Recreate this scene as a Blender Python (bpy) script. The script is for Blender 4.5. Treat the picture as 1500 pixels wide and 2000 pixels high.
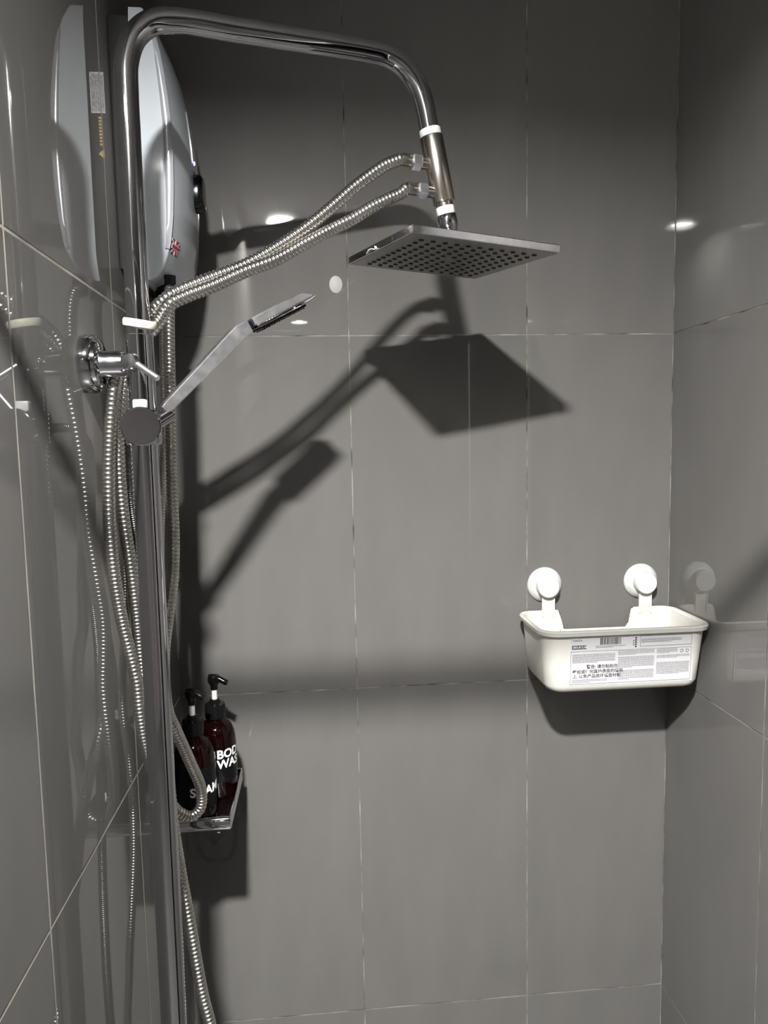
import bpy, bmesh, math, random
from mathutils import Vector, Matrix

random.seed(7)
scene = bpy.context.scene
for o in list(bpy.data.objects):
    bpy.data.objects.remove(o, do_unlink=True)

ZO = 1.806            # height of the upper tile joint above the floor; z below is measured from it
W = 0.8628            # width of the shower recess
CEIL = 0.622
LAMP = (0.135, -1.385)
GROUND = -1.806
COL = scene.collection


def V(x, y, z):
    return Vector((x, y, z + ZO))


# ------------------------------------------------------------------ camera, world, exposure
def make_camera():
    yaw, pitch, roll = 0.0871, -0.0951, -0.0194
    cy, sy, cp, sp = math.cos(yaw), math.sin(yaw), math.cos(pitch), math.sin(pitch)
    fwd = Vector((sy * cp, cy * cp, sp))
    right = Vector((cy, -sy, 0))
    up = right.cross(fwd)
    r = right * math.cos(roll) + up * math.sin(roll)
    u = -right * math.sin(roll) + up * math.cos(roll)
    cd = bpy.data.cameras.new('camera')
    cd.sensor_fit = 'HORIZONTAL'
    cd.sensor_width = 36.0
    cd.lens = 1390.78 / 1500 * 36.0
    cd.clip_start = 0.01
    co = bpy.data.objects.new('camera', cd)
    b = -fwd
    loc = V(0.2497, -1.2041, -0.1803)
    co.matrix_world = Matrix(((r.x, u.x, b.x, loc.x), (r.y, u.y, b.y, loc.y), (r.z, u.z, b.z, loc.z), (0, 0, 0, 1)))
    COL.objects.link(co)
    scene.camera = co


make_camera()
world = bpy.data.worlds.new('world')
scene.world = world
world.use_nodes = True
world.node_tree.nodes['Background'].inputs[0].default_value = (0.5, 0.5, 0.52, 1)
world.node_tree.nodes['Background'].inputs[1].default_value = 0.05
scene.view_settings.view_transform = 'Standard'
scene.view_settings.look = 'None'
scene.view_settings.gamma = 1.0
scene.view_settings.use_curve_mapping = False
scene.view_settings.exposure = 0.0
LAMP_POWER = 6300.0
REAR_POWER = 250.0


# ------------------------------------------------------------------ materials
def mat(name, base, rough=0.5, metal=0.0, spec=0.5, var=0.08, scale=40.0, bump=0.0, bscale=300.0,
        trans=0.0, ior=1.5, coat=0.0, emit=None, estr=0.0, rvar=0.0, stretch=(1, 1, 1), dark=None):
    m = bpy.data.materials.new(name)
    m.use_nodes = True
    nt = m.node_tree
    p = nt.nodes['Principled BSDF']
    tc = nt.nodes.new('ShaderNodeTexCoord')
    mp = nt.nodes.new('ShaderNodeMapping')
    mp.inputs['Scale'].default_value = stretch
    nt.links.new(tc.outputs['Object'], mp.inputs['Vector'])
    nz = nt.nodes.new('ShaderNodeTexNoise')
    nz.inputs['Scale'].default_value = scale
    nz.inputs['Detail'].default_value = 4
    nt.links.new(mp.outputs['Vector'], nz.inputs['Vector'])
    rp = nt.nodes.new('ShaderNodeValToRGB')
    lo = dark if dark else tuple(c * (1 - var) for c in base)
    hi = tuple(min(1, c * (1 + var)) for c in base)
    rp.color_ramp.elements[0].position = 0.3
    rp.color_ramp.elements[0].color = (*lo, 1)
    rp.color_ramp.elements[1].position = 0.7
    rp.color_ramp.elements[1].color = (*hi, 1)
    nt.links.new(nz.outputs['Fac'], rp.inputs['Fac'])
    nt.links.new(rp.outputs['Color'], p.inputs['Base Color'])
    p.inputs['Roughness'].default_value = rough
    p.inputs['Metallic'].default_value = metal
    p.inputs['Specular IOR Level'].default_value = spec
    p.inputs['IOR'].default_value = ior
    p.inputs['Transmission Weight'].default_value = trans
    p.inputs['Coat Weight'].default_value = coat
    if rvar:
        mr = nt.nodes.new('ShaderNodeMapRange')
        mr.inputs['To Min'].default_value = max(0.01, rough - rvar)
        mr.inputs['To Max'].default_value = rough + rvar
        nt.links.new(nz.outputs['Fac'], mr.inputs['Value'])
        nt.links.new(mr.outputs['Result'], p.inputs['Roughness'])
    if bump:
        nb = nt.nodes.new('ShaderNodeTexNoise')
        nb.inputs['Scale'].default_value = bscale
        nt.links.new(mp.outputs['Vector'], nb.inputs['Vector'])
        bp = nt.nodes.new('ShaderNodeBump')
        bp.inputs['Strength'].default_value = bump
        bp.inputs['Distance'].default_value = 0.001
        nt.links.new(nb.outputs['Fac'], bp.inputs['Height'])
        nt.links.new(bp.outputs['Normal'], p.inputs['Normal'])
    if emit:
        p.inputs['Emission Color'].default_value = (*emit, 1)
        p.inputs['Emission Strength'].default_value = estr
    return m


M = {}
M['tile'] = mat('grey_glazed_tile', (0.150, 0.146, 0.140), rough=0.025, var=0.05, scale=14, spec=0.5, rvar=0.008, stretch=(1, 1, 0.35))
M['tile_plain'] = mat('plain_grey_tile', (0.150, 0.146, 0.140), rough=0.04, var=0.05, scale=14)
M['grout'] = mat('stained_grout', (0.30, 0.285, 0.26), rough=0.9, scale=22, dark=(0.035, 0.032, 0.03))
M['grout_light'] = mat('beige_grout', (0.42, 0.39, 0.34), rough=0.85, scale=14, dark=(0.22, 0.20, 0.18))
M['white_paint'] = mat('white_paint', (0.34, 0.336, 0.33), rough=0.6, var=0.02)
M['trim_grey'] = mat('satin_grey_trim', (0.30, 0.30, 0.30), rough=0.4, var=0.03)
M['rear_wall'] = mat('rear_grey_tile', (0.20, 0.19, 0.185), rough=0.15, var=0.06, scale=6)
M['floor'] = mat('dark_floor_tile', (0.09, 0.088, 0.085), rough=0.35, var=0.15, scale=20)
M['chrome'] = mat('chrome', (0.60, 0.60, 0.63), rough=0.06, metal=1.0, var=0.03, rvar=0.02)
M['chrome_worn'] = mat('water_marked_chrome', (0.66, 0.66, 0.69), rough=0.14, metal=1.0, var=0.10, rvar=0.08, scale=120)
M['satin_chrome'] = mat('satin_chrome', (0.80, 0.80, 0.83), rough=0.30, metal=1.0, var=0.06, rvar=0.06, scale=90)
M['steel'] = mat('brushed_steel', (0.62, 0.585, 0.52), rough=0.22, metal=1.0, var=0.06, scale=60, stretch=(1, 1, 0.2))
M['hose'] = mat('hose_steel', (0.70, 0.68, 0.65), rough=0.22, metal=1.0, var=0.12, scale=30)
M['hose_dark'] = mat('dark_braid', (0.22, 0.22, 0.22), rough=0.3, metal=1.0, var=0.3, scale=200)
M['white_plastic'] = mat('white_plastic', (0.68, 0.68, 0.665), rough=0.35, var=0.02)
M['ivory_plastic'] = mat('ivory_plastic', (0.70, 0.685, 0.635), rough=0.32, var=0.02)
M['yellowed'] = mat('yellowed_rubber', (0.60, 0.60, 0.46), rough=0.5, var=0.05)
M['heater_white'] = mat('glossy_white_shell', (0.52, 0.555, 0.585), rough=0.10, var=0.015, coat=0.3)
M['heater_silver'] = mat('silver_trim', (0.58, 0.60, 0.64), rough=0.2, metal=0.5, var=0.03)
M['heater_base'] = mat('dark_grey_base', (0.016, 0.0165, 0.016), rough=0.5, spec=0.3, var=0.1)
M['black'] = mat('black_plastic', (0.004, 0.004, 0.0045), rough=0.16, spec=0.3, var=0.2)
M['rubber'] = mat('black_rubber', (0.012, 0.011, 0.010), rough=0.6, var=0.2)
M['paper'] = mat('label_paper', (0.66, 0.65, 0.67), rough=0.5, var=0.02)
M['sticker'] = mat('grey_sticker', (0.62, 0.62, 0.62), rough=0.4, var=0.05)
M['ink'] = mat('dark_ink', (0.03, 0.03, 0.035), rough=0.6, var=0.2)
M['dull_white'] = mat('dull_white_film', (0.40, 0.39, 0.385), rough=0.5, var=0.04)
M['ink_grey'] = mat('grey_ink', (0.13, 0.13, 0.15), rough=0.6, var=0.1)
M['print_white'] = mat('white_print', (0.85, 0.85, 0.85), rough=0.5, var=0.02)
M['yellow'] = mat('yellow_print', (0.65, 0.48, 0.06), rough=0.5, var=0.05)
M['flag_blue'] = mat('flag_blue', (0.02, 0.025, 0.09), rough=0.4, var=0.1)
M['flag_red'] = mat('flag_red', (0.45, 0.02, 0.04), rough=0.4, var=0.1)
M['face_plate'] = mat('satin_face_plate', (0.42, 0.41, 0.40), rough=0.35, metal=0.6, var=0.05)
M['amber'] = mat('dark_amber_plastic', (0.022, 0.0028, 0.0018), rough=0.06, var=0.1, trans=0.85, ior=1.45)
M['bottle_label'] = mat('black_label', (0.0035, 0.0035, 0.004), rough=0.35, spec=0.2, var=0.2)
M['blue_led'] = mat('blue_led', (0.2, 0.2, 0.8), emit=(0.25, 0.2, 1.0), estr=6.0)
M['lamp_lens'] = mat('lamp_lens', (0.9, 0.9, 0.9), emit=(1.0, 0.985, 0.96), estr=LAMP_POWER)
M['rear_lens'] = mat('rear_lamp_lens', (0.9, 0.9, 0.9), emit=(1.0, 0.97, 0.93), estr=REAR_POWER)
M['door_wood'] = mat('door_paint', (0.35, 0.28, 0.22), rough=0.5, var=0.1)


def glass_mat():
    m = bpy.data.materials.new('clear_glass')
    m.use_nodes = True
    nt = m.node_tree
    nt.nodes.remove(nt.nodes['Principled BSDF'])
    t = nt.nodes.new('ShaderNodeBsdfTransparent')
    t.inputs[0].default_value = (0.96, 0.98, 0.97, 1)
    g = nt.nodes.new('ShaderNodeBsdfGlossy')
    g.inputs['Roughness'].default_value = 0.01
    fr = nt.nodes.new('ShaderNodeFresnel')
    mx = nt.nodes.new('ShaderNodeMixShader')
    nt.links.new(fr.outputs[0], mx.inputs[0])
    nt.links.new(t.outputs[0], mx.inputs[1])
    nt.links.new(g.outputs[0], mx.inputs[2])
    nt.links.new(mx.outputs[0], nt.nodes['Material Output'].inputs[0])
    return m


M['glass'] = glass_mat()


# ------------------------------------------------------------------ mesh helpers
class MB:
    """Collects shapes given in scene coordinates; build() links them as one mesh object."""

    def __init__(self):
        self.v, self.f = [], []

    def add(self, vs, fs):
        n = len(self.v)
        self.v += [Vector(p) for p in vs]
        self.f += [tuple(i + n for i in f) for f in fs]
        return self

    def box(self, x0, x1, y0, y1, z0, z1):
        vs = [V(x, y, z) for x in (x0, x1) for y in (y0, y1) for z in (z0, z1)]
        return self.add(vs, [(0, 1, 3, 2), (4, 6, 7, 5), (0, 4, 5, 1), (2, 3, 7, 6), (0, 2, 6, 4), (1, 5, 7, 3)])

    def rbox(self, c, size, r, mtx=None, seg=2):
        bm = bmesh.new()
        bmesh.ops.create_cube(bm, size=1.0)
        for v in bm.verts:
            v.co = Vector((v.co.x * size[0], v.co.y * size[1], v.co.z * size[2]))
        bmesh.ops.bevel(bm, geom=list(bm.edges), offset=r, segments=seg, profile=0.5, affect='EDGES')
        bm.verts.index_update()
        c = V(*c)
        vs = [c + ((mtx @ v.co) if mtx else v.co) for v in bm.verts]
        fs = [tuple(v.index for v in f.verts) for f in bm.faces]
        bm.free()
        return self.add(vs, fs)

    def lathe(self, origin, axis, profile, seg=32, start=0.0):
        o, ax = V(*origin), Vector(axis).normalized()
        a = ax.orthogonal().normalized()
        b = ax.cross(a)
        vs, fs = [], []
        n = len(profile)
        for k in range(seg):
            t = start + 2 * math.pi * k / seg
            d = a * math.cos(t) + b * math.sin(t)
            for r, h in profile:
                vs.append(o + ax * h + d * r)
        for k in range(seg):
            k2 = (k + 1) % seg
            for i in range(n - 1):
                fs.append((k * n + i, k2 * n + i, k2 * n + i + 1, k * n + i + 1))
        fs.append(tuple(k * n for k in reversed(range(seg))))
        fs.append(tuple(k * n + n - 1 for k in range(seg)))
        return self.add(vs, fs)

    def cyl(self, p0, p1, r, seg=24, r1=None, bev=0.0):
        a, b = Vector(p0), Vector(p1)
        h = (b - a).length
        r1 = r if r1 is None else r1
        prof = [(r, 0), (r1, h)]
        if bev:
            prof = [(r - bev, 0), (r, bev), (r1, h - bev), (r1 - bev, h)]
        return self.lathe(p0, b - a, prof, seg)

    def sweep(self, pts, radius, seg=12, caps=True):
        """pts: points in scene coordinates; radius: number or a list, one per point"""
        P = [V(*p) for p in pts]
        n = len(P)
        R = radius if isinstance(radius, (list, tuple)) else [radius] * n
        t0 = (P[1] - P[0]).normalized()
        nrm = t0.orthogonal().normalized()
        vs, fs = [], []
        for i in range(n):
            t = (P[min(i + 1, n - 1)] - P[max(i - 1, 0)]).normalized()
            nrm = (nrm - t * nrm.dot(t)).normalized()
            b = t.cross(nrm)
            for k in range(seg):
                a = 2 * math.pi * k / seg
                vs.append(P[i] + (nrm * math.cos(a) + b * math.sin(a)) * R[i])
        for i in range(n - 1):
            for k in range(seg):
                k2 = (k + 1) % seg
                fs.append((i * seg + k, i * seg + k2, (i + 1) * seg + k2, (i + 1) * seg + k))
        if caps:
            fs.append(tuple(reversed(range(seg))))
            fs.append(tuple((n - 1) * seg + k for k in range(seg)))
        return self.add(vs, fs)

    def loft(self, rings, close=True, cap=True):
        n = len(rings[0])
        vs = [V(*p) for r in rings for p in r]
        fs = []
        for i in range(len(rings) - 1):
            for k in range(n if close else n - 1):
                k2 = (k + 1) % n
                fs.append((i * n + k, i * n + k2, (i + 1) * n + k2, (i + 1) * n + k))
        if cap:
            fs.append(tuple(reversed(range(n))))
            fs.append(tuple((len(rings) - 1) * n + k for k in range(n)))
        return self.add(vs, fs)

    def build(self, name, material, parent=None, smooth=True, angle=35):
        me = bpy.data.meshes.new(name)
        if parent is None:
            lo = [min(v[i] for v in self.v) for i in range(3)]
            hi = [max(v[i] for v in self.v) for i in range(3)]
            org = Vector(((lo[0] + hi[0]) / 2, (lo[1] + hi[1]) / 2, lo[2]))
        else:
            org = ORG[parent.name]
        me.from_pydata([tuple(v - org) for v in self.v], [], self.f)
        bm = bmesh.new()
        bm.from_mesh(me)
        bmesh.ops.recalc_face_normals(bm, faces=bm.faces)
        bm.to_mesh(me)
        bm.free()
        if smooth:
            me.polygons.foreach_set('use_smooth', [True] * len(me.polygons))
            me.set_sharp_from_angle(angle=math.radians(angle))
        me.materials.append(M[material])
        o = bpy.data.objects.new(name, me)
        COL.objects.link(o)
        if parent is None:
            o.location = org
            ORG[o.name] = org
        else:
            o.parent = parent
            ORG[o.name] = org
        return o


ORG = {}


def thing(name, label, cat, base, group=None):
    o = bpy.data.objects.new(name, None)
    COL.objects.link(o)
    o.empty_display_size = 0.05
    o.location = V(*base)
    ORG[o.name] = V(*base)
    o['label'] = label
    o['category'] = cat
    if group:
        o['group'] = group
    return o


def tag(o, label, cat, group=None):
    o['label'] = label
    o['category'] = cat
    if group:
        o['group'] = group
    return o


def spline(pts, step):
    """Catmull-Rom through pts, resampled at an even step"""
    P = [Vector(p) for p in pts]
    P = [P[0] * 2 - P[1]] + P + [P[-1] * 2 - P[-2]]
    dense = []
    for i in range(1, len(P) - 2):
        a, b, c, d = P[i - 1], P[i], P[i + 1], P[i + 2]
        t0 = 0.0
        t1 = t0 + max(1e-5, (b - a).length ** 0.5)
        t2 = t1 + max(1e-5, (c - b).length ** 0.5)
        t3 = t2 + max(1e-5, (d - c).length ** 0.5)
        for k in range(24):
            t = t1 + (t2 - t1) * k / 24
            A1 = a * ((t1 - t) / (t1 - t0)) + b * ((t - t0) / (t1 - t0))
            A2 = b * ((t2 - t) / (t2 - t1)) + c * ((t - t1) / (t2 - t1))
            A3 = c * ((t3 - t) / (t3 - t2)) + d * ((t - t2) / (t3 - t2))
            B1 = A1 * ((t2 - t) / (t2 - t0)) + A2 * ((t - t0) / (t2 - t0))
            B2 = A2 * ((t3 - t) / (t3 - t1)) + A3 * ((t - t1) / (t3 - t1))
            dense.append(B1 * ((t2 - t) / (t2 - t1)) + B2 * ((t - t1) / (t2 - t1)))
    dense.append(P[-2])
    out = [dense[0]]
    acc = 0.0
    for a, b in zip(dense, dense[1:]):
        L = (b - a).length
        while acc + L >= step:
            f = (step - acc) / L
            a = a + (b - a) * f
            out.append(a)
            L = (b - a).length
            acc = 0.0
        acc += L
    if (out[-1] - dense[-1]).length > step * 0.3:
        out.append(dense[-1])
    return out


def text_mesh(body, size, bold=0.0, line=0.85, align='LEFT'):
    cu = bpy.data.curves.new('lettering', 'FONT')
    cu.body = body
    cu.size = size
    cu.offset = bold
    cu.space_line = line
    cu.align_x = align
    cu.resolution_u = 3
    ob = bpy.data.objects.new('lettering', cu)
    COL.objects.link(ob)
    dg = bpy.context.evaluated_depsgraph_get()
    dg.update()
    me = ob.evaluated_get(dg).to_mesh()
    vs = [(v.co.x, v.co.y) for v in me.vertices]
    fs = [tuple(p.vertices) for p in me.polygons]
    ob.evaluated_get(dg).to_mesh_clear()
    bpy.data.objects.remove(ob, do_unlink=True)
    bpy.data.curves.remove(cu)
    return vs, fs


# ------------------------------------------------------------------ the room
def structure(o, label=None):
    o['kind'] = 'structure'
    if label:
        o['label'] = label
    return o


J = 0.0020            # joint width
ROWS = [(-1.806, -1.204), (-1.204, -0.602), (-0.602, 0.0), (0.0, 0.602)]


def tile_mesh(w, h, t=0.007):
    bm = bmesh.new()
    bmesh.ops.create_cube(bm, size=1.0)
    for v in bm.verts:
        v.co = Vector((v.co.x * w, v.co.y * t, v.co.z * h))
    bmesh.ops.bevel(bm, geom=list(bm.edges), offset=0.0002, segments=1, affect='EDGES')
    me = bpy.data.meshes.new('tile')
    bm.to_mesh(me)
    bm.free()
    me.materials.append(M['tile'])
    return me


TM = {}


def tiles(wall, cols, place, joint=J):
    """cols: (a, b) spans along the wall; place(a_mid, z_mid) -> location and rotation"""
    for a, b in cols:
        for z0, z1 in ROWS:
            key = (round(abs(b - a), 4), round(z1 - z0, 4), joint)
            if key not in TM:
                TM[key] = tile_mesh(key[0] - joint, key[1] - joint)
            o = bpy.data.objects.new('tile', TM[key])
            COL.objects.link(o)
            loc, rz = place((a + b) / 2, (z0 + z1) / 2)
            o.parent = wall
            o.location = V(*loc) - ORG[wall.name]
            o.rotation_euler = (0, 0, rz)


GR = 0.0005           # depth of the joints
wb = structure(MB().box(-0.06, W + 0.06, GR, 0.08, GROUND, CEIL).build('wall_back', 'grout', smooth=False))
tiles(wb, [(0.0, 0.302), (0.302, 0.604), (0.604, W)], lambda a, z: ((a, 0.0035, z), 0))
wl = structure(MB().box(-0.08, -0.00025, -1.191, 0.0, GROUND, CEIL).build('wall_left', 'grout_light', smooth=False))
tiles(wl, [(-0.285, 0.0), (-0.587, -0.285), (-0.889, -0.587), (-1.191, -0.889)], lambda a, z: ((-0.0035, a, z), math.pi / 2), 0.0034)
wr = structure(MB().box(W + GR, W + 0.08, -0.885, 0.0, GROUND, CEIL).build('wall_right', 'grout', smooth=False))
tiles(wr, [(-0.283, 0.0), (-0.585, -0.283), (-0.885, -0.585)], lambda a, z: ((W + 0.0035, a, z), math.pi / 2))
structure(MB().box(-0.08, 0.0, -3.75, -1.191, GROUND, CEIL).build('wall_left_beyond', 'tile_plain', smooth=False))
structure(MB().box(W + 0.08, 2.15, -0.885, -0.805, GROUND, CEIL).build('wall_return', 'rear_wall', smooth=False))
structure(MB().box(2.15, 2.23, -3.75, -0.805, GROUND, CEIL).build('wall_far_right', 'rear_wall', smooth=False))
structure(MB().box(-0.08, 2.23, -3.83, -3.75, GROUND, CEIL).build('wall_front', 'rear_wall', smooth=False))
structure(MB().box(-0.08, 2.23, -3.83, 0.08, GROUND - 0.1, GROUND).build('floor', 'floor', smooth=False))
structure(MB().box(-0.08, 2.23, -3.83, 0.08, CEIL, CEIL + 0.1).build('ceiling', 'white_paint', smooth=False))
dr = structure(MB().box(1.20, 2.0, -3.75, -3.735, GROUND, 0.25).build('door_1', 'door_wood', smooth=False))
fr = MB()
fr.box(1.13, 1.20, -3.75, -3.72, GROUND, 0.32).box(2.0, 2.07, -3.75, -3.72, GROUND, 0.32).box(1.20, 2.0, -3.75, -3.72, 0.25, 0.32)
fr.build('door_frame', 'white_paint', dr, smooth=False)




def ring_shape(x, y, r0, r1, z0, z1, n=48):
    """an open ring with real thickness (no end caps)"""
    vs, fs = [], []
    for k in range(n):
        a = 2 * math.pi * k / n
        c, s = math.cos(a), math.sin(a)
        for r, z in ((r0, z0), (r1, z0), (r1, z1), (r0, z1)):
            vs.append(V(x + r * c, y + r * s, z))
    for k in range(n):
        k2 = (k + 1) % n
        for i in range(4):
            j = (i + 1) % 4
            fs.append((k * 4 + i, k2 * 4 + i, k2 * 4 + j, k * 4 + j))
    return vs, fs


def downlight(x, y, lens, label, r=0.047, depth=0.030, lens_up=0.0145):
    t = thing('ceiling_downlight', label, 'light', (x, y, CEIL - depth))
    m = MB()
    m.add(*ring_shape(x, y, r + 0.003, r + 0.016, CEIL - depth, CEIL))
    m.build('trim_ring', 'trim_grey', t)
    m = MB()
    n = 48
    zl = CEIL - depth + lens_up
    vs = [V(x, y, zl)] + [V(x + r * math.cos(2 * math.pi * k / n), y + r * math.sin(2 * math.pi * k / n), zl) for k in range(n)]
    m.add(vs, [(0, 1 + (k + 1) % n, 1 + k) for k in range(n)])
    m.build('lens', lens, t)
    return t


downlight(LAMP[0], LAMP[1], 'lamp_lens', 'bright round downlight in the ceiling in front of the shower')
downlight(0.14, -3.40, 'rear_lens', 'dimmer round downlight at the far end of the bathroom ceiling')

# glass screen with its header rail (their shadow and reflection show on the tiles)
t = thing('glass_screen', 'narrow clear glass shower screen under a chrome header rail', 'shower screen', (0.43, -0.845, 0.12))
MB().cyl((0.0, -0.845, 0.132), (W, -0.845, 0.132), 0.0092, 20).build('header_rail', 'chrome', t)
MB().box(0.69, W, -0.849, -0.841, -1.79, 0.122).build('pane', 'glass', t, smooth=False)
MB().box(0.682, 0.690, -0.850, -0.840, -1.79, 0.10).build('edge_seal', 'white_plastic', t, smooth=False)

# ------------------------------------------------------------------ shower column
PX, PY = 0.058, -0.400
AD = Vector((0.949, 0.316, 0))          # direction of the overhead arm


def arm(t, z):
    return (PX + AD.x * t, PY + AD.y * t, z)


col = thing('shower_column', 'chrome shower column with a tall riser pipe and an overhead arm', 'shower column', (PX, PY, -1.02))
pts = spline([arm(*p) for p in ((0, -0.07), (0, 0.05), (0, 0.15), (0.0, 0.195), (0.0015, 0.222), (0.0105, 0.248), (0.029, 0.2662), (0.055, 0.2732), (0.12, 0.2768), (0.20, 0.2810), (0.275, 0.2848), (0.300, 0.2838), (0.322, 0.2755), (0.339, 0.2590), (0.3485, 0.238), (0.3545, 0.212), (0.3565, 0.203))], 0.004)
MB().sweep(pts, 0.0123, 28).build('arm_pipe', 'chrome', col)
MB().cyl((PX, PY, -1.02), (PX, PY, -0.058), 0.0148, 36, bev=0.001).build('riser_pipe', 'chrome', col)
q = Matrix.Rotation(math.radians(9), 3, 'Y') @ Matrix.Rotation(math.radians(6), 3, 'X')
ax = q @ Vector((0, 0, 1))
MB().lathe((PX + 0.001, PY - 0.001, -0.050), ax, [(0.0125, 0), (0.0168, 0), (0.0175, 0.002), (0.0175, 0.0065), (0.0165, 0.008), (0.0125, 0.008)], 36).build('washer', 'yellowed', col)

# wall bracket
MB().lathe((0, PY, -0.0885), (1, 0, 0), [(0.0310, 0.0), (0.0312, 0.010), (0.0298, 0.0125), (0.0270, 0.013), (0.0262, 0.0165), (0.0225, 0.018), (0.001, 0.018)], 48).build('wall_flange', 'chrome', col)
br = MB().lathe((0.015, PY, -0.0885), (1, 0, 0), [(0.0150, 0.0), (0.0150, 0.003), (0.0140, 0.006), (0.0137, 0.024), (0.0115, 0.030), (0.008, 0.034)], 32).build('bracket_arm', 'chrome_worn', col)
MB().lathe((0.0515, PY - 0.0142, -0.0885), (0, -1, 0), [(0.0095, 0), (0.0100, 0.004), (0.0080, 0.0095), (0.0070, 0.0105), (0.001, 0.0108)], 28).build('clamp_knob', 'chrome_worn', br)
MB().cyl((0.0600, -0.4240, -0.0915), (0.0825, -0.4300, -0.1075), 0.0036, 16, bev=0.0006).build('clamp_pin', 'satin_chrome', br)
MB().lathe((0, PY, -1.00), (1, 0, 0), [(0.030, 0), (0.030, 0.010), (0.014, 0.014), (0.0135, 0.045)], 32).build('lower_bracket', 'chrome', col)

# sliding holder for the hand shower
sl = MB().cyl((PX, PY, -0.176), (PX, PY, -0.139), 0.0190, 36, bev=0.0015).build('sliding_holder', 'chrome', col)
MB().cyl((PX + 0.002, PY - 0.014, -0.157), (PX + 0.003, PY - 0.026, -0.157), 0.0125, 24).build('holder_neck', 'chrome', sl)
MB().lathe((PX + 0.0035, PY - 0.025, -0.157), (0.20, -1, -0.01), [(0.0180, 0), (0.0206, 0.0015), (0.0208, 0.0075), (0.0200, 0.0088), (0.0192, 0.0092), (0.001, 0.00922)], 56).build('round_knob', 'chrome', sl, angle=15)
MB().rbox((PX + 0.002, PY - 0.018, -0.1335), (0.0145, 0.010, 0.011), 0.002).build('white_stop', 'white_plastic', sl)
HY = 0.42
HD = Vector((math.cos(HY), math.sin(HY), 0))
HN = Vector((-math.sin(HY), math.cos(HY), 0))


def hp(tt, z, n=0.0):
    return (PX + HD.x * tt + HN.x * n, PY + HD.y * tt + HN.y * n, z)


MB().sweep([hp(0.012, -0.152), hp(0.030, -0.141)], 0.0088, 20).build('holder_cup', 'chrome', sl)

# three way connector below the arm, its two side outlets and seals
dv = (Vector(arm(0.3797, 0.101)) - Vector(arm(0.3557, 0.2094))).normalized()
T0 = Vector(arm(0.3562, 0.2070))


def dp(s):
    p = T0 + dv * s
    return (p.x, p.y, p.z)


MB().lathe(dp(-0.001), dv, [(0.0126, 0), (0.0133, 0.001), (0.0133, 0.008), (0.0126, 0.009)], 32).build('upper_seal', 'white_plastic', col)
tee = MB().lathe(dp(0.008), dv, [(0.0140, 0), (0.0146, 0.001), (0.0146, 0.078), (0.0140, 0.079), (0.0112, 0.0795), (0.0110, 0.086)], 36).build('connector_body', 'steel', col)
back = -AD
OUT = []
for s in (0.0425, 0.0765):
    p = Vector(dp(s))
    d = (back + Vector((0, 0, 0.02))).normalized()
    a = p + d * 0.011
    b = p + d * 0.023
    MB().cyl(a, b, 0.0072, 20).build('side_outlet', 'steel', tee)
    OUT.append((b, d))
MB().lathe(dp(0.092), dv, [(0.0108, 0), (0.0115, 0.001), (0.0115, 0.009), (0.0108, 0.010)], 32).build('lower_seal', 'white_plastic', col)

# ------------------------------------------------------------------ rain shower head
HC = Vector((0.4203, -0.2742, 0.0540))
HX = Vector((0.9487, 0.3152, -0.0240)).normalized()
HZ = Vector((0.0418, -0.0499, 0.9979)).normalized()
HYv = HZ.cross(HX).normalized()
HM = Matrix((HX, HYv, HZ)).transposed()


def hc(a, b, c):
    p = HC + HX * a + HYv * b + HZ * c
    return (p.x, p.y, p.z)


hd = thing('rain_shower_head', 'square chrome rain shower head with rows of black nozzles', 'shower head', hc(0, 0, 0))
S = 0.0995
hbody = MB().rbox(hc(0, 0, 0.0054), (2 * S, 2 * S, 0.0095), 0.0008, HM, 1).build('plate', 'chrome_worn', hd, angle=20)
face = MB().rbox(hc(0, 0, 0.0007), (2 * S - 0.004, 2 * S - 0.004, 0.0014), 0.0004, HM, 1).build('face_plate', 'face_plate', hd, angle=20)
nm = bpy.data.meshes.new('nozzle')
bm = bmesh.new()
bmesh.ops.create_cone(bm, cap_ends=True, segments=10, radius1=0.0028, radius2=0.0034, depth=0.0016)
bm.to_mesh(nm)
bm.free()
nm.materials.append(M['rubber'])
for i in range(11):
    for j in range(11):
        if i == 5 and j == 5:
            continue
        o = bpy.data.objects.new('nozzle', nm)
        COL.objects.link(o)
        o.parent = face
        o.location = V(*hc((i - 5) * 0.0155, (j - 5) * 0.0155, -0.0004)) - ORG[hd.name]
        o.rotation_euler = HM.to_euler()
top = Vector(hc(-0.002, 0.0, 0.0105))
bot = Vector(dp(0.1005))
up_ = HZ
MB().lathe(tuple(top), up_, [(0.021, 0), (0.0215, 0.001), (0.0215, 0.0095), (0.0195, 0.0115), (0.013, 0.0125)], 40).build('collar', 'chrome', hd)
nk0 = Vector(dp(0.1024))
MB().lathe(tuple(nk0), dv, [(0.0118, 0), (0.0125, 0.001), (0.0125, 0.015), (0.0115, 0.017), (0.0105, 0.019), (0.0105, (top - nk0).length - 0.0005)], 36).build('swivel_nut', 'chrome', hd)
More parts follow.
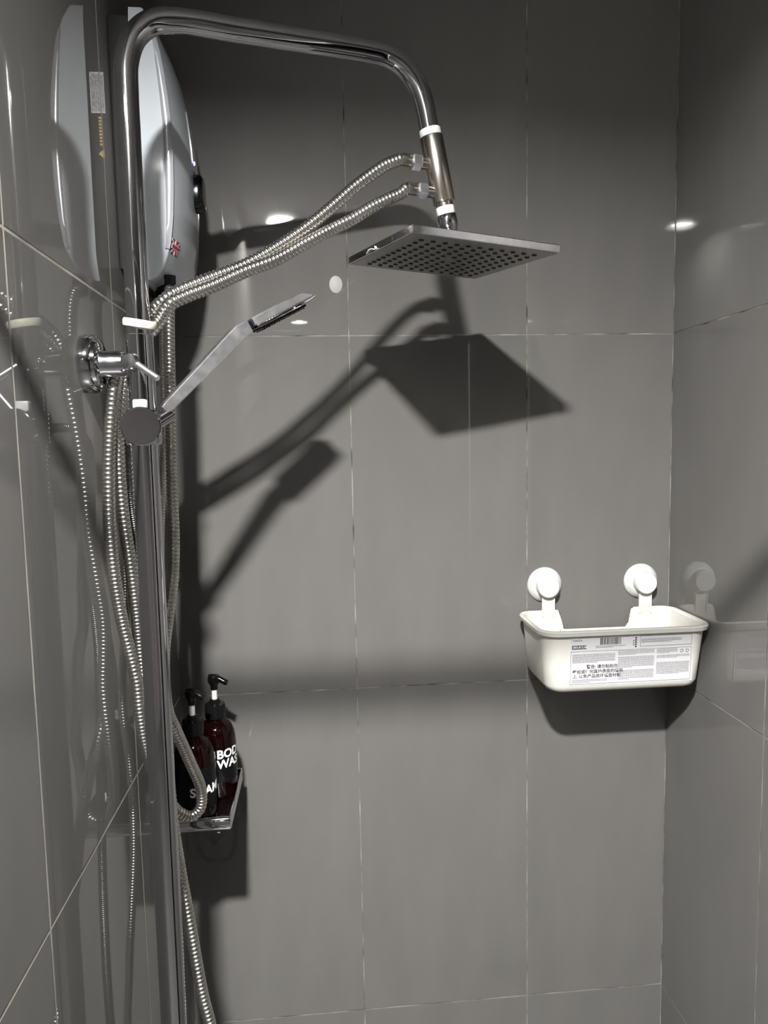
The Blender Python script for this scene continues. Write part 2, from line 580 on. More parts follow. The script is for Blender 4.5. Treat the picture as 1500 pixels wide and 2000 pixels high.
# worn patch on the near left edge: plating gone dark, curled white film
pt = MB()
pt.rbox(hc(-S - 0.0001, -0.022, 0.0055), (0.0004, 0.046, 0.0062), 0.0001, HM, 1)
pt.build('bare_patch', 'rubber', hd, smooth=False)
fl = MB()
fl.sweep([hc(-S - 0.0009, 0.033, 0.0020), hc(-S - 0.0012, 0.024, 0.0050), hc(-S - 0.001, 0.017, 0.0056)], [0.0006, 0.0011, 0.0005], 6)
fl.sweep([hc(-S - 0.0009, 0.006, 0.0066), hc(-S - 0.0012, 0.003, 0.0040), hc(-S - 0.001, -0.003, 0.0018)], [0.0005, 0.0011, 0.0006], 6)
fl.sweep([hc(-S - 0.0009, 0.016, 0.0052), hc(-S - 0.0013, 0.008, 0.0030), hc(-S - 0.001, 0.001, 0.0022)], [0.0005, 0.0008, 0.0005], 6)
fl.build('peeling_film', 'print_white', hd)

# ------------------------------------------------------------------ hand shower
hs = thing('hand_shower', 'slim flat chrome hand shower tilted upward in the sliding holder', 'hand shower', hp(0.030, -0.150))


def bar_ring(tt, z, ang, hw, ht, ch=0.0012):
    """rounded rectangle across the bar: hw half width (sideways), ht half thickness (in plane)"""
    nx, nz = -math.sin(ang), math.cos(ang)
    out = []
    for n_, k_ in ((-hw + ch, -ht), (hw - ch, -ht), (hw, -ht + ch), (hw, ht - ch), (hw - ch, ht), (-hw + ch, ht), (-hw, ht - ch), (-hw, -ht + ch)):
        out.append(hp(tt + nx * k_, z + nz * k_, n_))
    return out


a1 = math.radians(45.6)
a2 = math.radians(28.5)
rings = [bar_ring(0.0225, -0.1385, a1, 0.008, 0.0050), bar_ring(0.0265, -0.1345, a1, 0.0095, 0.0060), bar_ring(0.060, -0.1003, a1, 0.0115, 0.0068), bar_ring(0.098, -0.0613, a1, 0.0125, 0.0078), bar_ring(0.110, -0.0492, math.radians(42), 0.013, 0.0080), bar_ring(0.1205, -0.0430, a2, 0.014, 0.0070)]
MB().loft(rings).build('handle', 'satin_chrome', hs, angle=25)
MB().loft([bar_ring(0.1195, -0.0436, a2, 0.0125, 0.0052), bar_ring(0.1250, -0.0406, a2, 0.0125, 0.0052)]).build('joint', 'black', hs)
def under(tt, off, n=0.0):
    base_t, base_z = 0.1240, -0.0412
    s = (tt - base_t) / math.cos(a2)
    return hp(base_t + s * math.cos(a2) + math.sin(a2) * off, base_z + s * math.sin(a2) - math.cos(a2) * off, n)


def head_ring(tt, hw, o0, o1, ch=0.0012):
    """section across the spray head from o0 (upper) to o1 (lower side), offsets measured downward"""
    return [under(tt, o, n_) for n_, o in ((-hw + ch, o1), (hw - ch, o1), (hw, o1 - ch), (hw, o0 + ch), (hw - ch, o0), (-hw + ch, o0), (-hw, o0 + ch), (-hw, o1 - ch))]


MB().loft([head_ring(0.1240, 0.0205, -0.0068, 0.0022), head_ring(0.1290, 0.0220, -0.0074, 0.0022), head_ring(0.1850, 0.0220, -0.0074, 0.0022), head_ring(0.1945, 0.0215, -0.0008, 0.0022, 0.0006)]).build('spray_head', 'satin_chrome', hs, angle=25)
MB().loft([head_ring(0.1255, 0.0208, 0.0023, 0.0060), head_ring(0.1290, 0.0226, 0.0023, 0.0064), head_ring(0.1890, 0.0226, 0.0023, 0.0064), head_ring(0.1990, 0.0215, 0.0023, 0.0036, 0.0004)]).build('head_rim', 'chrome', hs, angle=25)
p0, p1 = under(0.130, 0.0078), under(0.186, 0.0078)
HSM = Matrix((HD * math.cos(a2) + Vector((0, 0, math.sin(a2))), HN, (HD * math.cos(a2) + Vector((0, 0, math.sin(a2)))).cross(HN))).transposed()
mid = tuple((Vector(p0) + Vector(p1)) / 2)
spr = MB().rbox(mid, (0.062, 0.036, 0.0030), 0.0008, HSM, 1).build('spray_face', 'black', hs)
nz = MB()
for i in range(9):
    for j in range(4):
        c = under(0.1335 + i * 0.0062, 0.0090, (j - 1.5) * 0.008)
        d = under(0.1335 + i * 0.0062, 0.0108, (j - 1.5) * 0.008)
        nz.cyl(c, d, 0.0013, 6)
nz.build('spray_nozzles', 'rubber', spr)


# ------------------------------------------------------------------ hoses
def hose(name, label, pts, r=0.0075, pitch=0.0051, material='hose', group='metal shower hoses', depth=0.83, seg=14):
    root = thing(name, label, 'hose', pts[-1], group)
    sub = 8
    P = spline(pts, pitch / sub)
    prof = [depth + (1 - depth) * math.sin(math.pi * k / sub) ** 0.6 for k in range(sub)]
    MB().sweep(P, [r * prof[i % sub] for i in range(len(P))], seg).build('hose_tube', material, root, angle=75)
    return root, P


def nut(root, p, d, r=0.0105, h=0.013, bell=True):
    p, d = Vector(p), Vector(d).normalized()
    MB().lathe(tuple(p), d, [(r * 0.86, 0), (r, 0.0012), (r, h - 0.0012), (r * 0.86, h)], 6, start=0.3).build('hex_nut', 'satin_chrome', root, smooth=False)
    MB().lathe(tuple(p + d * h), d, [(0.0074, 0), (0.0076, 0.001), (0.0076, 0.012), (0.0070, 0.014)], 24).build('ferrule', 'steel', root)


o1, d1 = OUT[0]
o2, d2 = OUT[1]
UP = [(0.3512, -0.3027, 0.1634), (0.3381, -0.3071, 0.1567), (0.3186, -0.3136, 0.1422), (0.2975, -0.3206, 0.1247), (0.2767, -0.3275, 0.1051), (0.2416, -0.3360, 0.0749), (0.2058, -0.3450, 0.0489), (0.1712, -0.3555, 0.0271), (0.1379, -0.3665, 0.0114), (0.1056, -0.3745, -0.0032), (0.0897, -0.3775, -0.0114),
      (0.0741, -0.3740, -0.0220), (0.058, -0.364, -0.036), (0.042, -0.358, -0.055), (0.032, -0.360, -0.080), (0.0268, -0.366, -0.113), (0.0215, -0.3655, -0.155), (0.0200, -0.365, -0.1934), (0.0196, -0.358, -0.2529), (0.0220, -0.347, -0.3144), (0.0210, -0.328, -0.3783), (0.0190, -0.312, -0.4367),
      (0.0205, -0.305, -0.480), (0.034, -0.308, -0.530), (0.048, -0.325, -0.585), (0.0559, -0.345, -0.6424), (0.0629, -0.350, -0.6999), (0.0734, -0.357, -0.7698), (0.0852, -0.3635, -0.854), (0.0942, -0.366, -0.9007), (0.094, -0.362, -0.965), (0.070, -0.350, -1.005), (0.034, -0.341, -1.012), (0.010, -0.340, -1.012)]
st1 = o1 + d1 * 0.027
h1, _ = hose('shower_hose', 'ribbed steel hose from the upper side outlet, its tail reaching the bottom of the picture', [tuple(st1)] + UP)
nut(h1, o1, d1)
MB().lathe((0, -0.340, -1.012), (1, 0, 0), [(0.024, 0), (0.024, 0.004), (0.012, 0.007), (0.010, 0.02)], 24).build('wall_elbow', 'chrome', h1)
LO = [(0.3570, -0.3008, 0.1261), (0.3399, -0.3065, 0.1168), (0.3178, -0.3138, 0.1040), (0.2967, -0.3209, 0.0897), (0.2778, -0.3271, 0.0788), (0.2410, -0.3425, 0.0557), (0.2053, -0.3570, 0.0325), (0.1709, -0.3700, 0.0160), (0.1374, -0.3790, -0.0012), (0.1051, -0.3870, -0.0155), (0.0892, -0.3885, -0.0242), (0.0760, -0.3780, -0.0380),
      (0.060, -0.3750, -0.055), (0.044, -0.3750, -0.070), (0.031, -0.3775, -0.088), (0.0245, -0.384, -0.112), (0.0171, -0.385, -0.1646), (0.0126, -0.384, -0.2215), (0.0111, -0.383, -0.2735), (0.0096, -0.370, -0.3285), (0.0105, -0.352, -0.3852), (0.0155, -0.342, -0.4299), (0.0195, -0.337, -0.465),
      (0.020, -0.333, -0.500), (0.021, -0.320, -0.550), (0.026, -0.300, -0.600), (0.0370, -0.272, -0.6500), (0.0468, -0.265, -0.6690), (0.0599, -0.2585, -0.6790), (0.0726, -0.258, -0.6705), (0.0767, -0.263, -0.6421), (0.0695, -0.290, -0.5897), (0.0613, -0.325, -0.5332), (0.0544, -0.336, -0.5023), (0.0520, -0.336, -0.4634),
      (0.0513, -0.325, -0.4281), (0.0520, -0.300, -0.3957), (0.0565, -0.280, -0.3471), (0.0572, -0.265, -0.2960), (0.0565, -0.2575, -0.2231), (0.0583, -0.255, -0.1306), (0.0609, -0.250, -0.0132), (0.060, -0.236, 0.018), (0.058, -0.218, 0.030)]
st2 = o2 + d2 * 0.027
h2, _ = hose('shower_hose', 'ribbed steel hose from the lower side outlet, looping in front of the bottles', [tuple(st2)] + LO)
nut(h2, o2, d2)


CI = [(0.043, -0.190, 0.032), (0.0440, -0.196, -0.010), (0.0429, -0.2, -0.0178), (0.0397, -0.2, -0.0999), (0.0373, -0.2, -0.1622), (0.0312, -0.2, -0.2323), (0.0258, -0.2, -0.3033), (0.0240, -0.205, -0.380), (0.0280, -0.235, -0.520), (0.0200, -0.243, -0.620), (0.0200, -0.245, -0.720), (0.032, -0.262, -0.900), (0.030, -0.280, -0.985), (0.010, -0.280, -1.012)]
h3, _ = hose('heater_inlet_hose', 'thin steel hose hanging straight down from the water heater behind the riser', CI, r=0.0055, pitch=0.0040)
MB().lathe((0, -0.280, -1.012), (1, 0, 0), [(0.022, 0), (0.022, 0.004), (0.011, 0.007), (0.009, 0.02)], 24).build('wall_elbow', 'chrome', h3)
BR = [(0.066, -0.376, -0.160), (0.054, -0.366, -0.156), (0.036, -0.345, -0.156), (0.0230, -0.336, -0.172), (0.0217, -0.335, -0.207), (0.0230, -0.335, -0.249), (0.0262, -0.332, -0.2795), (0.0300, -0.326, -0.311), (0.0335, -0.318, -0.342), (0.0345, -0.304, -0.420), (0.0400, -0.292, -0.500), (0.0440, -0.290, -0.560), (0.0400, -0.312, -0.640), (0.0380, -0.330, -0.760), (0.040, -0.325, -0.900), (0.040, -0.310, -1.040), (0.030, -0.310, -1.075), (0.006, -0.310, -1.085)]
h4, _ = hose('hand_shower_hose', 'dark braided hose beside the riser below the hand shower holder', BR, r=0.0055, pitch=0.0026, material='hose_dark', depth=0.88)

# ------------------------------------------------------------------ water heater
HZ0, HZ1 = 0.040, 0.366
HY0, HY1 = -0.245, -0.045
SP = [(0.036, 0.034), (0.042, 0.046), (0.050, 0.054), (0.062, 0.0600), (0.080, 0.0645), (0.11, 0.0685), (0.15, 0.0712), (0.19, 0.0722), (0.23, 0.0715), (0.26, 0.0690), (0.29, 0.0655), (0.31, 0.0625), (0.33, 0.0585), (0.345, 0.0545), (0.356, 0.0500), (0.366, 0.0440)]


def side(z):
    for (z0, s0), (z1, s1) in zip(SP, SP[1:]):
        if z <= z1:
            f = max(0, (z - z0) / (z1 - z0))
            return s0 + (s1 - s0) * f
    return SP[-1][1]


def bulge(z):
    u = (z - 0.19) / 0.17
    return 0.0135 * max(0.25, 1 - 0.6 * u * u)


def front(y, z):
    v = (y - (HY0 + HY1) / 2) / ((HY1 - HY0) / 2)
    return side(z) + bulge(z) * (1 - v * v)


heater = thing('water_heater', 'white electric water heater with dark grey base on the left wall', 'water heater', (0.0, -0.145, HZ0))
MB().rbox((0.0135, -0.145, 0.2035), (0.0268, 0.192, 0.309), 0.003).build('base', 'heater_base', heater)
rings = []
rows = [0.036, 0.038, 0.042, 0.048, 0.056, 0.068, 0.085] + [0.105 + 0.02 * i for i in range(11)] + [0.322, 0.338, 0.350, 0.359, 0.366]
for z in rows:
    s = side(z)
    ins = 0.012 * max(0, (0.075 - z) / 0.04) ** 2 + 0.004 * max(0, (z - 0.33) / 0.036) ** 2
    y0, y1 = HY0 + ins, HY1 - ins
    r = 0.004
    ring = [(0.027 + (s - r - 0.027) * k / 4, y0, z) for k in range(5)]
    N = 22
    f0 = front(y0 + r, z) if ins == 0 else s + bulge(z) * 0.12
    for k in range(1, 4):
        a = math.pi / 2 * k / 4
        ring.append((s - r + (f0 - s + r) * math.sin(a), y0 + r * (1 - math.cos(a)), z))
    for k in range(N + 1):
        y = y0 + r + (y1 - y0 - 2 * r) * k / N
        v = (y - (y0 + y1) / 2) / ((y1 - y0) / 2)
        ring.append((s + bulge(z) * (1 - v * v), y, z))
    for k in range(3, 0, -1):
        a = math.pi / 2 * k / 4
        ring.append((s - r + (f0 - s + r) * math.sin(a), y1 - r * (1 - math.cos(a)), z))
    ring += [(0.027 + (s - r - 0.027) * k / 4, y1, z) for k in range(4, -1, -1)]
    rings.append(ring)
shell = MB().loft(rings).build('cover', 'heater_white', heater, angle=50)
# bevelled trim along the near front edge
tr = []
for i in range(36):
    z = 0.074 + (0.335 - 0.074) * i / 35
    s = side(z)
    w = 0.0075 * math.sin(math.pi * min(1, max(0.05, (i + 1) / 37))) ** 0.5
    xa = s - 0.001 - w
    yb = HY0 + 0.0045
    tr.append([(xa, HY0 - 0.0002, z), (xa + 0.0012, HY0 - 0.0016, z), (s - 0.0015, HY0 - 0.0010, z), (front(HY0 + 0.003, z) + 0.0012, HY0 + 0.0012, z), (front(yb, z) + 0.0002, yb, z), (s - 0.006, HY0 + 0.004, z)])
MB().loft(tr).build('edge_trim', 'heater_silver', heater, angle=60)
# control window with a blue light, and the knob
win = []
for i in range(15):
    z = 0.199 + 0.082 * i / 14
    hwid = 0.013 * math.sqrt(max(0.02, 1 - ((z - 0.235) / 0.05) ** 2)) if z > 0.235 else 0.013
    ring = []
    for k in range(7):
        y = -0.150 + hwid * (k / 3 - 1)
        ring.append((front(y, z) + 0.0010, y, z))
    for k in range(6, -1, -1):
        y = -0.150 + hwid * (k / 3 - 1)
        ring.append((front(y, z) - 0.003, y, z))
    win.append(ring)
wn = MB().loft(win).build('control_window', 'heater_silver', heater)
MB().lathe((front(-0.156, 0.212) + 0.001, -0.156, 0.212), (1, 0, 0), [(0.0028, 0), (0.0028, 0.0008), (0.0015, 0.0016)], 14).build('indicator_light', 'blue_led', wn)
kx = front(-0.145, 0.175)
kn = MB()
kr = []
for x, f in ((kx - 0.003, 1.0), (kx + 0.004, 1.0), (kx + 0.0090, 0.95), (kx + 0.0112, 0.84), (kx + 0.0116, 0.6)):
    kr.append([(x, -0.143 + 0.019 * f * math.copysign(abs(math.cos(a)) ** 0.7, math.cos(a)), 0.175 + 0.025 * f * math.copysign(abs(math.sin(a)) ** 0.7, math.sin(a))) for a in [2 * math.pi * k / 28 for k in range(28)]])
kn.loft(kr).build('control_knob', 'black', heater)
# small flag sticker
flag_o = (-0.2385, 0.0705)
FW, FH = 0.027, 0.0185


def on_front(vs, lift):
    out = []
    for a, b in vs:
        y, z = flag_o[0] + a * FW, flag_o[1] + b * FH
        out.append(V(front(y, z) + lift, y, z))
    return out


def flag_strip(poly, lift):
    n = len(poly)
    return on_front(poly, lift) + on_front(poly, lift - 0.0004), [tuple(range(n)), tuple(reversed(range(n, 2 * n)))] + [(i, (i + 1) % n, n + (i + 1) % n, n + i) for i in range(n)]


fb = MB()
for k in range(4):
    fb.add(*flag_strip([(k / 4, 0), ((k + 1) / 4, 0), ((k + 1) / 4, 1), (k / 4, 1)], 0.0006))
flag = fb.build('flag_sticker', 'flag_blue', heater, smooth=False)


def diag(w):
    out = []
    for (a, b), (c, d) in (((0, 0), (1, 1)), ((0, 1), (1, 0))):
        n = 4
        for k in range(n):
            t0_, t1_ = k / n, (k + 1) / n
            x0, y0, x1, y1 = a + (c - a) * t0_, b + (d - b) * t0_, a + (c - a) * t1_, b + (d - b) * t1_
            cl = lambda v: min(1, max(0, v))
            out.append([(cl(x0), cl(y0 - w)), (cl(x1), cl(y1 - w)), (cl(x1), cl(y1 + w)), (cl(x0), cl(y0 + w))])
    return out


def cross(w):
    out = []
    for k in range(4):
        out.append([(k / 4, 0.5 - w * 1.5), ((k + 1) / 4, 0.5 - w * 1.5), ((k + 1) / 4, 0.5 + w * 1.5), (k / 4, 0.5 + w * 1.5)])
    out.append([(0.5 - w, 0), (0.5 + w, 0), (0.5 + w, 1), (0.5 - w, 1)])
    return out


mw = MB()
for p in diag(0.11):
    mw.add(*flag_strip(p, 0.0009))
for p in cross(0.11):
    mw.add(*flag_strip(p, 0.0012))
mw.build('flag_white', 'print_white', flag, smooth=False)
mr_ = MB()
for p in diag(0.045):
    mr_.add(*flag_strip(p, 0.0011))
for p in cross(0.07):
    mr_.add(*flag_strip(p, 0.0015))
mr_.build('flag_red', 'flag_red', flag, smooth=False)
# rating sticker and warning strip on the side of the base
stk = MB().box(0.0068, 0.0240, -0.2418, -0.2408, 0.2390, 0.2880).build('rating_sticker', 'sticker', heater, smooth=False)
pr = MB()
random.seed(3)
for i in range(9):
    x = 0.0080 + i * 0.00175
    z = 0.2410
    while z < 0.284:
        L = random.uniform(0.002, 0.008)
        pr.box(x, x + random.choice((0.0006, 0.0009)), -0.24195, -0.2416, z, min(z + L, 0.286))
        z += L + 0.0012
pr.build('small_print', 'ink_grey', stk, smooth=False)
wp = MB()
n = 3
tri = [(0.0180, 0.190), (0.0105, 0.184), (0.0105, 0.196)]
wp.add([V(x, -0.2420, z) for x, z in tri] + [V(x, -0.2408, z) for x, z in tri], [(0, 1, 2), (5, 4, 3), (0, 3, 4, 1), (1, 4, 5, 2), (2, 5, 3, 0)])
for i in range(9):
    wp.box(0.0120, 0.0155, -0.2419, -0.2410, 0.2000 + i * 0.0040, 0.2028 + i * 0.0040)
wp.build('warning_print', 'yellow', heater, smooth=False)
for x, y in ((0.058, -0.218), (0.043, -0.190)):
    MB().lathe((x, y, 0.020), (0, 0, 1), [(0.0100, 0), (0.0108, 0.001), (0.0108, 0.012), (0.0085, 0.014), (0.0085, 0.026)], 6 if y < -0.2 else 20).build('pipe_fitting', 'black', heater)

# ------------------------------------------------------------------ shelf with two pump bottles
SX1, SY0, SY1, SZ = 0.108, -0.216, -0.066, -0.718
sh = thing('wall_shelf', 'small chrome tray shelf on the left wall holding the pump bottles', 'shelf', (0.0, -0.14, SZ - 0.004))
MB().box(0.0, SX1 - 0.001, SY0 + 0.002, SY1, SZ - 0.003, SZ).build('tray', 'chrome_worn', sh, smooth=False)
rl = []
for x in (0.0, 0.005, SX1 - 0.030, SX1 - 0.003, SX1):
    f = 0.9 if x == SX1 else 1.0
    rl.append([(x, SY0 - 0.0025 - 0.0055 * f * math.cos(a), SZ + 0.0045 + 0.0098 * f * math.sin(a)) for a in [2 * math.pi * k / 24 for k in range(24)]])
MB().loft(rl).build('front_rail', 'chrome', sh)
MB().rbox((SX1 - 0.001, (SY0 + SY1) / 2, SZ + 0.0045), (0.0022, SY1 - SY0, 0.019), 0.0006).build('side_rim', 'chrome_worn', sh)
MB().rbox((SX1 / 2, SY1, SZ + 0.0045), (SX1, 0.003, 0.019), 0.0006).build('rear_rim', 'chrome', sh)


def bottle(cx, cy, R, label, text, tz, size, start, lab_z, spout):
    b = thing('pump_bottle', label, 'bottle', (cx, cy, SZ), 'amber pump bottles on the shelf')
    z = SZ + 0.0003
    H = 0.124
    prof = [(0.004, 0.0008), (R * 0.8, 0.0), (R * 0.95, 0.0015), (R, 0.006), (R, 0.080), (R * 0.985, 0.088), (R * 0.93, 0.097), (R * 0.82, 0.106), (R * 0.66, 0.1125), (R * 0.50, 0.116), (0.0132, 0.118), (0.0130, H)]
    MB().lathe((cx, cy, z), (0, 0, 1), prof, 48).build('body', 'amber', b)
    lb = MB()
    lb.add(*ring_shape(cx, cy, R + 0.0001, R + 0.0004, lab_z[0], lab_z[1], 64))
    lab = lb.build('label_band', 'bottle_label', b)
    vs, fs = text_mesh(text, size, bold=size * 0.03)
    RR = R + 0.0007
    tm = MB()
    pv = []
    for x, y in vs:
        a = start + x / RR
        pv.append(V(cx + RR * math.sin(a), cy - RR * math.cos(a), tz + y))
    tm.add(pv, fs)
    tm.build('lettering', 'print_white', lab, smooth=False)
    MB().lathe((cx, cy, z + H - 0.004), (0, 0, 1), [(0.0150, 0), (0.0158, 0.001), (0.0158, 0.018), (0.0148, 0.0215), (0.0085, 0.0225), (0.0080, 0.028), (0.0062, 0.029)], 36).build('cap', 'black', b)
    MB().cyl((cx, cy, z + H + 0.020), (cx, cy, z + H + 0.0415), 0.0042, 20).build('white_stem', 'white_plastic', b)
    ph = MB()
    zt = z + H + 0.0405
    ph.lathe((cx, cy, zt), (0, 0, 1), [(0.0055, 0), (0.0058, 0.006), (0.0085, 0.010), (0.0095, 0.013), (0.0095, 0.0185), (0.0080, 0.0215), (0.001, 0.0222)], 28)
    d = Vector((math.cos(spout), math.sin(spout), 0))
    P = [(cx + d.x * s, cy + d.y * s, zt + h) for s, h in ((-0.007, 0.0185), (-0.003, 0.0190), (0.004, 0.0180), (0.011, 0.0150), (0.017, 0.0118), (0.0215, 0.0105))]
    ph.sweep(spline(P, 0.002), 0.0046, 14)
    ph.build('pump_head', 'black', b)
    return b


bottle(0.0755, -0.1110, 0.0300, 'amber body wash pump bottle at the back of the shelf', 'BODY\nWASH', -0.6530, 0.0185, math.radians(8), (-0.692, -0.640), math.radians(-12))
bottle(0.0525, -0.1740, 0.0300, 'amber shampoo pump bottle at the front of the shelf', 'SHAMPOO', -0.6800, 0.0185, math.radians(-5), (-0.702, -0.640), math.radians(-18))

# ------------------------------------------------------------------ basket with suction cups
bk = thing('suction_basket', 'ivory plastic shower basket hung from two suction cups', 'basket', (0.713, -0.08, -0.578))
BX0, BX1, BY0, BY1 = 0.5865, 0.8550, -0.153, -0.014
BZT, BZB = -0.474, -0.578


def rrect(x0, x1, y0, y1, rf, rb, z, ztop=None):
    """rounded rectangle, counter clockwise from the back left; dense along the back edge"""
    pts = []

    def arc(cx, cy, r, a0):
        for k in range(9):
            a = a0 + math.pi / 2 * k / 8
            pts.append((cx + r * math.cos(a), cy + r * math.sin(a)))
    arc(x0 + rb, y1 - rb, rb, math.pi / 2)
    arc(x0 + rf, y0 + rf, rf, math.pi)
    arc(x1 - rf, y0 + rf, rf, 1.5 * math.pi)
    arc(x1 - rb, y1 - rb, rb, 0)
    n = 44
    xs = x1 - rb
    xe = x0 + rb
    for k in range(1, n):
        pts.append((xs + (xe - xs) * k / n, y1))
    out = []
    for x, y in pts:
        zz = z
        if ztop is not None and y > y1 - 0.002:
            zz = ztop(x, z)
        out.append((x, y, zz))
    return out


def notch(x, z):
    lo, hi = 0.664, 0.781
    cut = -0.509
    if x < lo - 0.008 or x > hi + 0.008:
        return z
    f = min(1, (x - (lo - 0.008)) / 0.010, ((hi + 0.008) - x) / 0.010)
    f = f * f * (3 - 2 * f)
    return z + (min(cut + (z - BZT), z) - z) * f


def lev(off, z, top=False, tz=None):
    t_ = (z - BZB) / (BZT - BZB)
    tap = 0.010 * (1 - t_)
    rf, rb = 0.026 + off * 0.8, 0.022 + off * 0.5
    return rrect(BX0 + tap - off, BX1 - tap + off, BY0 + tap * 0.6 - off, BY1 + min(off, 0.0), max(0.004, rf), max(0.004, rb), z if tz is None else tz, notch if top else None)


rings = [lev(-0.020, BZB + 0.000, tz=BZB), lev(-0.010, BZB + 0.001), lev(-0.004, BZB + 0.004), lev(0.0, BZB + 0.012), lev(0.0, -0.535), lev(0.0, -0.520), lev(0.0, -0.505, True), lev(0.0, -0.490, True),
         lev(0.0, BZT - 0.008, True), lev(0.006, BZT - 0.008, True), lev(0.0065, BZT - 0.002, True), lev(0.0045, BZT, True), lev(0.0, BZT - 0.0002, True), lev(-0.003, BZT - 0.003, True), lev(-0.003, -0.490, True), lev(-0.003, -0.505, True), lev(-0.003, -0.520), lev(-0.003, -0.535), lev(-0.003, BZB + 0.015), lev(-0.008, BZB + 0.006), lev(-0.020, BZB + 0.003)]
MB().loft(rings).build('tub', 'ivory_plastic', bk, angle=40)
for cx, cz in ((0.6350, -0.4310), (0.8095, -0.4305)):
    cup = MB().lathe((cx, 0.0, cz), (0, -1, 0), [(0.0305, 0.0002), (0.0308, 0.002), (0.0300, 0.004), (0.0262, 0.009), (0.0215, 0.013), (0.0190, 0.014)], 48).build('suction_cup', 'white_plastic', bk)
    MB().lathe((cx, -0.013, cz), (0, -1, 0), [(0.0190, 0), (0.0196, 0.002), (0.0190, 0.013), (0.0175, 0.0150), (0.001, 0.0155)], 40).build('press_cap', 'white_plastic', cup)
    MB().rbox((cx + 0.002, -0.0155, (cz - 0.012 - 0.478) / 2), (0.0225, 0.004, abs(-0.486 - (cz - 0.006))), 0.0012).build('strap', 'ivory_plastic', bk)
    for s in (-1, 1):
        MB().rbox((cx + 0.002 + s * 0.0102, -0.0178, (cz - 0.012 - 0.478) / 2), (0.0020, 0.0030, abs(-0.486 - (cz - 0.006))), 0.0005, seg=1).build('strap_rib', 'ivory_plastic', bk)

# printed label on the basket front
LX0, LX1, LZ0, LZ1 = 0.6290, 0.8280, -0.5640, -0.4860


def fy(z):
    t_ = (z - BZB) / (BZT - BZB)
    return BY0 + 0.010 * (1 - t_) * 0.6


def lab_pt(u, v, lift):
    x = LX0 + (LX1 - LX0) * u
    z = LZ0 + (LZ1 - LZ0) * v
    return V(x, fy(z) - lift, z)


lm = MB()
cs = [(0, 0), (1, 0), (1, 1), (0, 1)]
lm.add([lab_pt(u, v, 0.0005) for u, v in cs] + [lab_pt(u, v, 0.0) for u, v in cs], [(0, 1, 2, 3), (7, 6, 5, 4), (0, 4, 5, 1), (1, 5, 6, 2), (2, 6, 7, 3), (3, 7, 4, 0)])
label = lm.build('product_label', 'paper', bk, smooth=False)
UW, VH = LX1 - LX0, LZ1 - LZ0


def quad(m, u0, u1, v0, v1, lift=0.0007):
    m.add([lab_pt(u, v, lift) for u, v in ((u0, v0), (u1, v0), (u1, v1), (u0, v1))], [(0, 1, 2, 3)])


def words(m, body, u, v, h, bold=0.0, lift=0.0007, rot=0, line=1.0):
    """lettering with its baseline start at (u, v) on the label; h is the letter size in metres"""
    vs, fs = text_mesh(body, h, bold, line)
    if rot:
        vs = [(-y, x) for x, y in vs]
    m.add([lab_pt(u + x / UW, v + y / VH, lift) for x, y in vs], fs)


ink = MB()
random.seed(11)
# frames
th, tv = 0.0022, 0.006
for u0, u1, v0, v1 in ((0.0, 0.985, 0.03, 0.72), (0.56, 0.985, 0.77, 0.99)):
    quad(ink, u0, u1, v0, v0 + tv * 1.2)
    quad(ink, u0, u1, v1 - tv, v1)
    quad(ink, u0, u0 + th, v0, v1)
    quad(ink, u1 - th, u1, v0, v1)
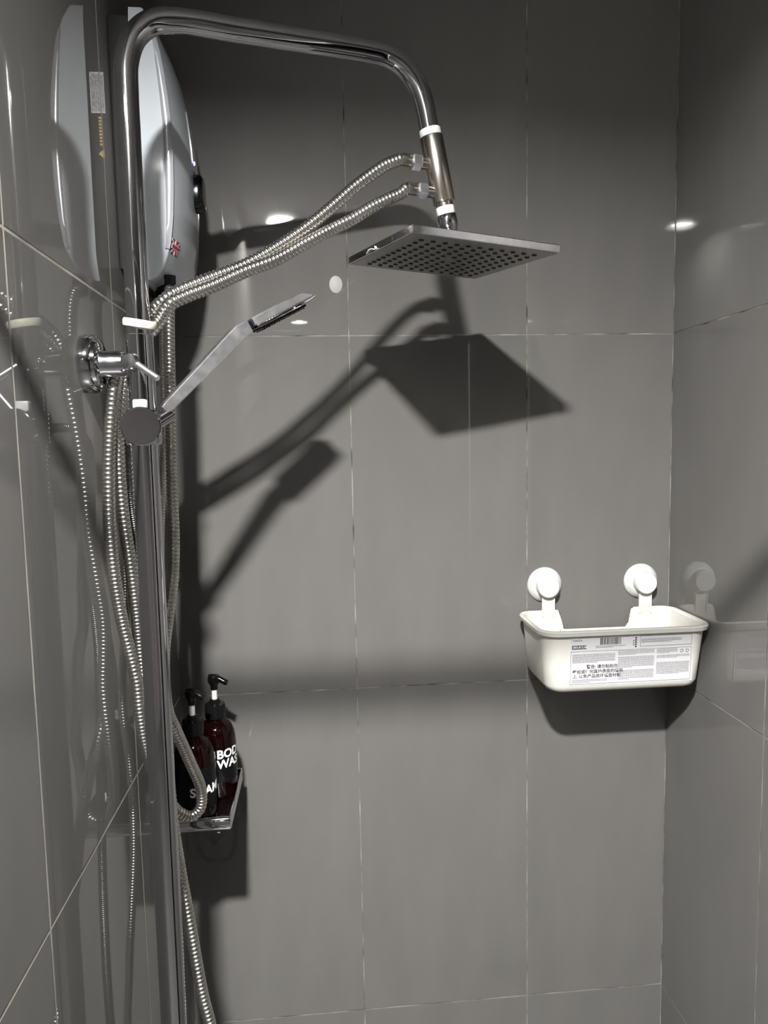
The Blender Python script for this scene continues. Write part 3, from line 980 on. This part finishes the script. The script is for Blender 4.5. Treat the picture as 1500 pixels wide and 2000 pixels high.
# bar code
u = 0.235
while u < 0.405:
    w = random.choice((0.0026, 0.0026, 0.005, 0.0075))
    quad(ink, u, u + w, 0.84, 0.985)
    u += w + random.choice((0.0026, 0.004))
words(ink, 'TISKEN', 0.012, 0.925, 0.0048)
quad(ink, 0.01, 0.125, 0.765, 0.845)
words(ink, '警告: 请勿粘贴在', 0.13, 0.360, 0.0068, 0.00012)
words(ink, '壁纸或任何其他表面的墙纸', 0.018, 0.260, 0.0068, 0.00012)
words(ink, '上, 以免产品损坏墙面材料', 0.018, 0.165, 0.0068, 0.00012)
for us in (0.905, 0.95):      # two small recycling triangles
    for k in range(3):
        a0 = math.pi / 2 + 2 * math.pi * k / 3
        a1_ = a0 + 2 * math.pi / 3 * 0.72
        P = [(us + 0.016 * math.cos(a0), 0.645 + 0.048 * math.sin(a0)), (us + 0.016 * math.cos(a1_), 0.645 + 0.048 * math.sin(a1_)), (us + 0.010 * math.cos(a1_), 0.645 + 0.030 * math.sin(a1_)), (us + 0.010 * math.cos(a0), 0.645 + 0.030 * math.sin(a0))]
        ink.add([lab_pt(a, b, 0.0007) for a, b in P], [(0, 1, 2, 3)])
for k in range(5):            # little stamps along the upright line
    v = 0.76 + k * 0.045
    quad(ink, 0.518, 0.532, v, v + 0.03)
for k in range(3):
    v = 0.80 + k * 0.045
    quad(ink, 0.502, 0.511, v, v + 0.02)
ink.build('label_print', 'ink', label, smooth=False)
num = MB()
words(num, '003.812.86', 0.017, 0.785, 0.0052, 0.0001, lift=0.0009)
num.build('label_number', 'print_white', label, smooth=False)
# tiny lines of text
fine = MB()


def para(u0, u1, v0, v1, n):
    for i in range(n):
        v = v1 - (v1 - v0) * (i + 0.5) / n
        u = u0
        end = u1 if i < n - 1 else u0 + (u1 - u0) * random.uniform(0.3, 0.8)
        while u < end:
            w = random.uniform(0.006, 0.022)
            quad(fine, u, min(u + w, end), v, v + (v1 - v0) / n * 0.42)
            u += w + 0.003


para(0.015, 0.36, 0.47, 0.66, 8)
para(0.385, 0.68, 0.60, 0.70, 5)
para(0.385, 0.68, 0.33, 0.57, 11)
para(0.385, 0.68, 0.08, 0.29, 9)
para(0.70, 0.87, 0.60, 0.70, 5)
para(0.70, 0.97, 0.50, 0.57, 3)
para(0.70, 0.97, 0.16, 0.42, 11)
para(0.57, 0.90, 0.84, 0.93, 4)
para(0.20, 0.44, 0.77, 0.82, 2)
para(0.015, 0.30, 0.055, 0.13, 3)
fine.build('fine_print', 'ink_grey', label, smooth=False)

# thin dull white oval on the back wall tile
ov = MB()
n = 32
ring = [(0.2826 + 0.0108 * math.cos(2 * math.pi * k / n), 0.0824 + 0.0140 * math.sin(2 * math.pi * k / n)) for k in range(n)]
ov.loft([[(x, -0.0001, z) for x, z in ring], [(x, -0.0009, z) for x, z in ring], [(0.2826 + (x - 0.2826) * 0.9, -0.0013, 0.0824 + (z - 0.0824) * 0.9) for x, z in ring]])
tag(ov.build('white_oval', 'dull_white'), 'small white oval on the back wall tile', 'sticker')
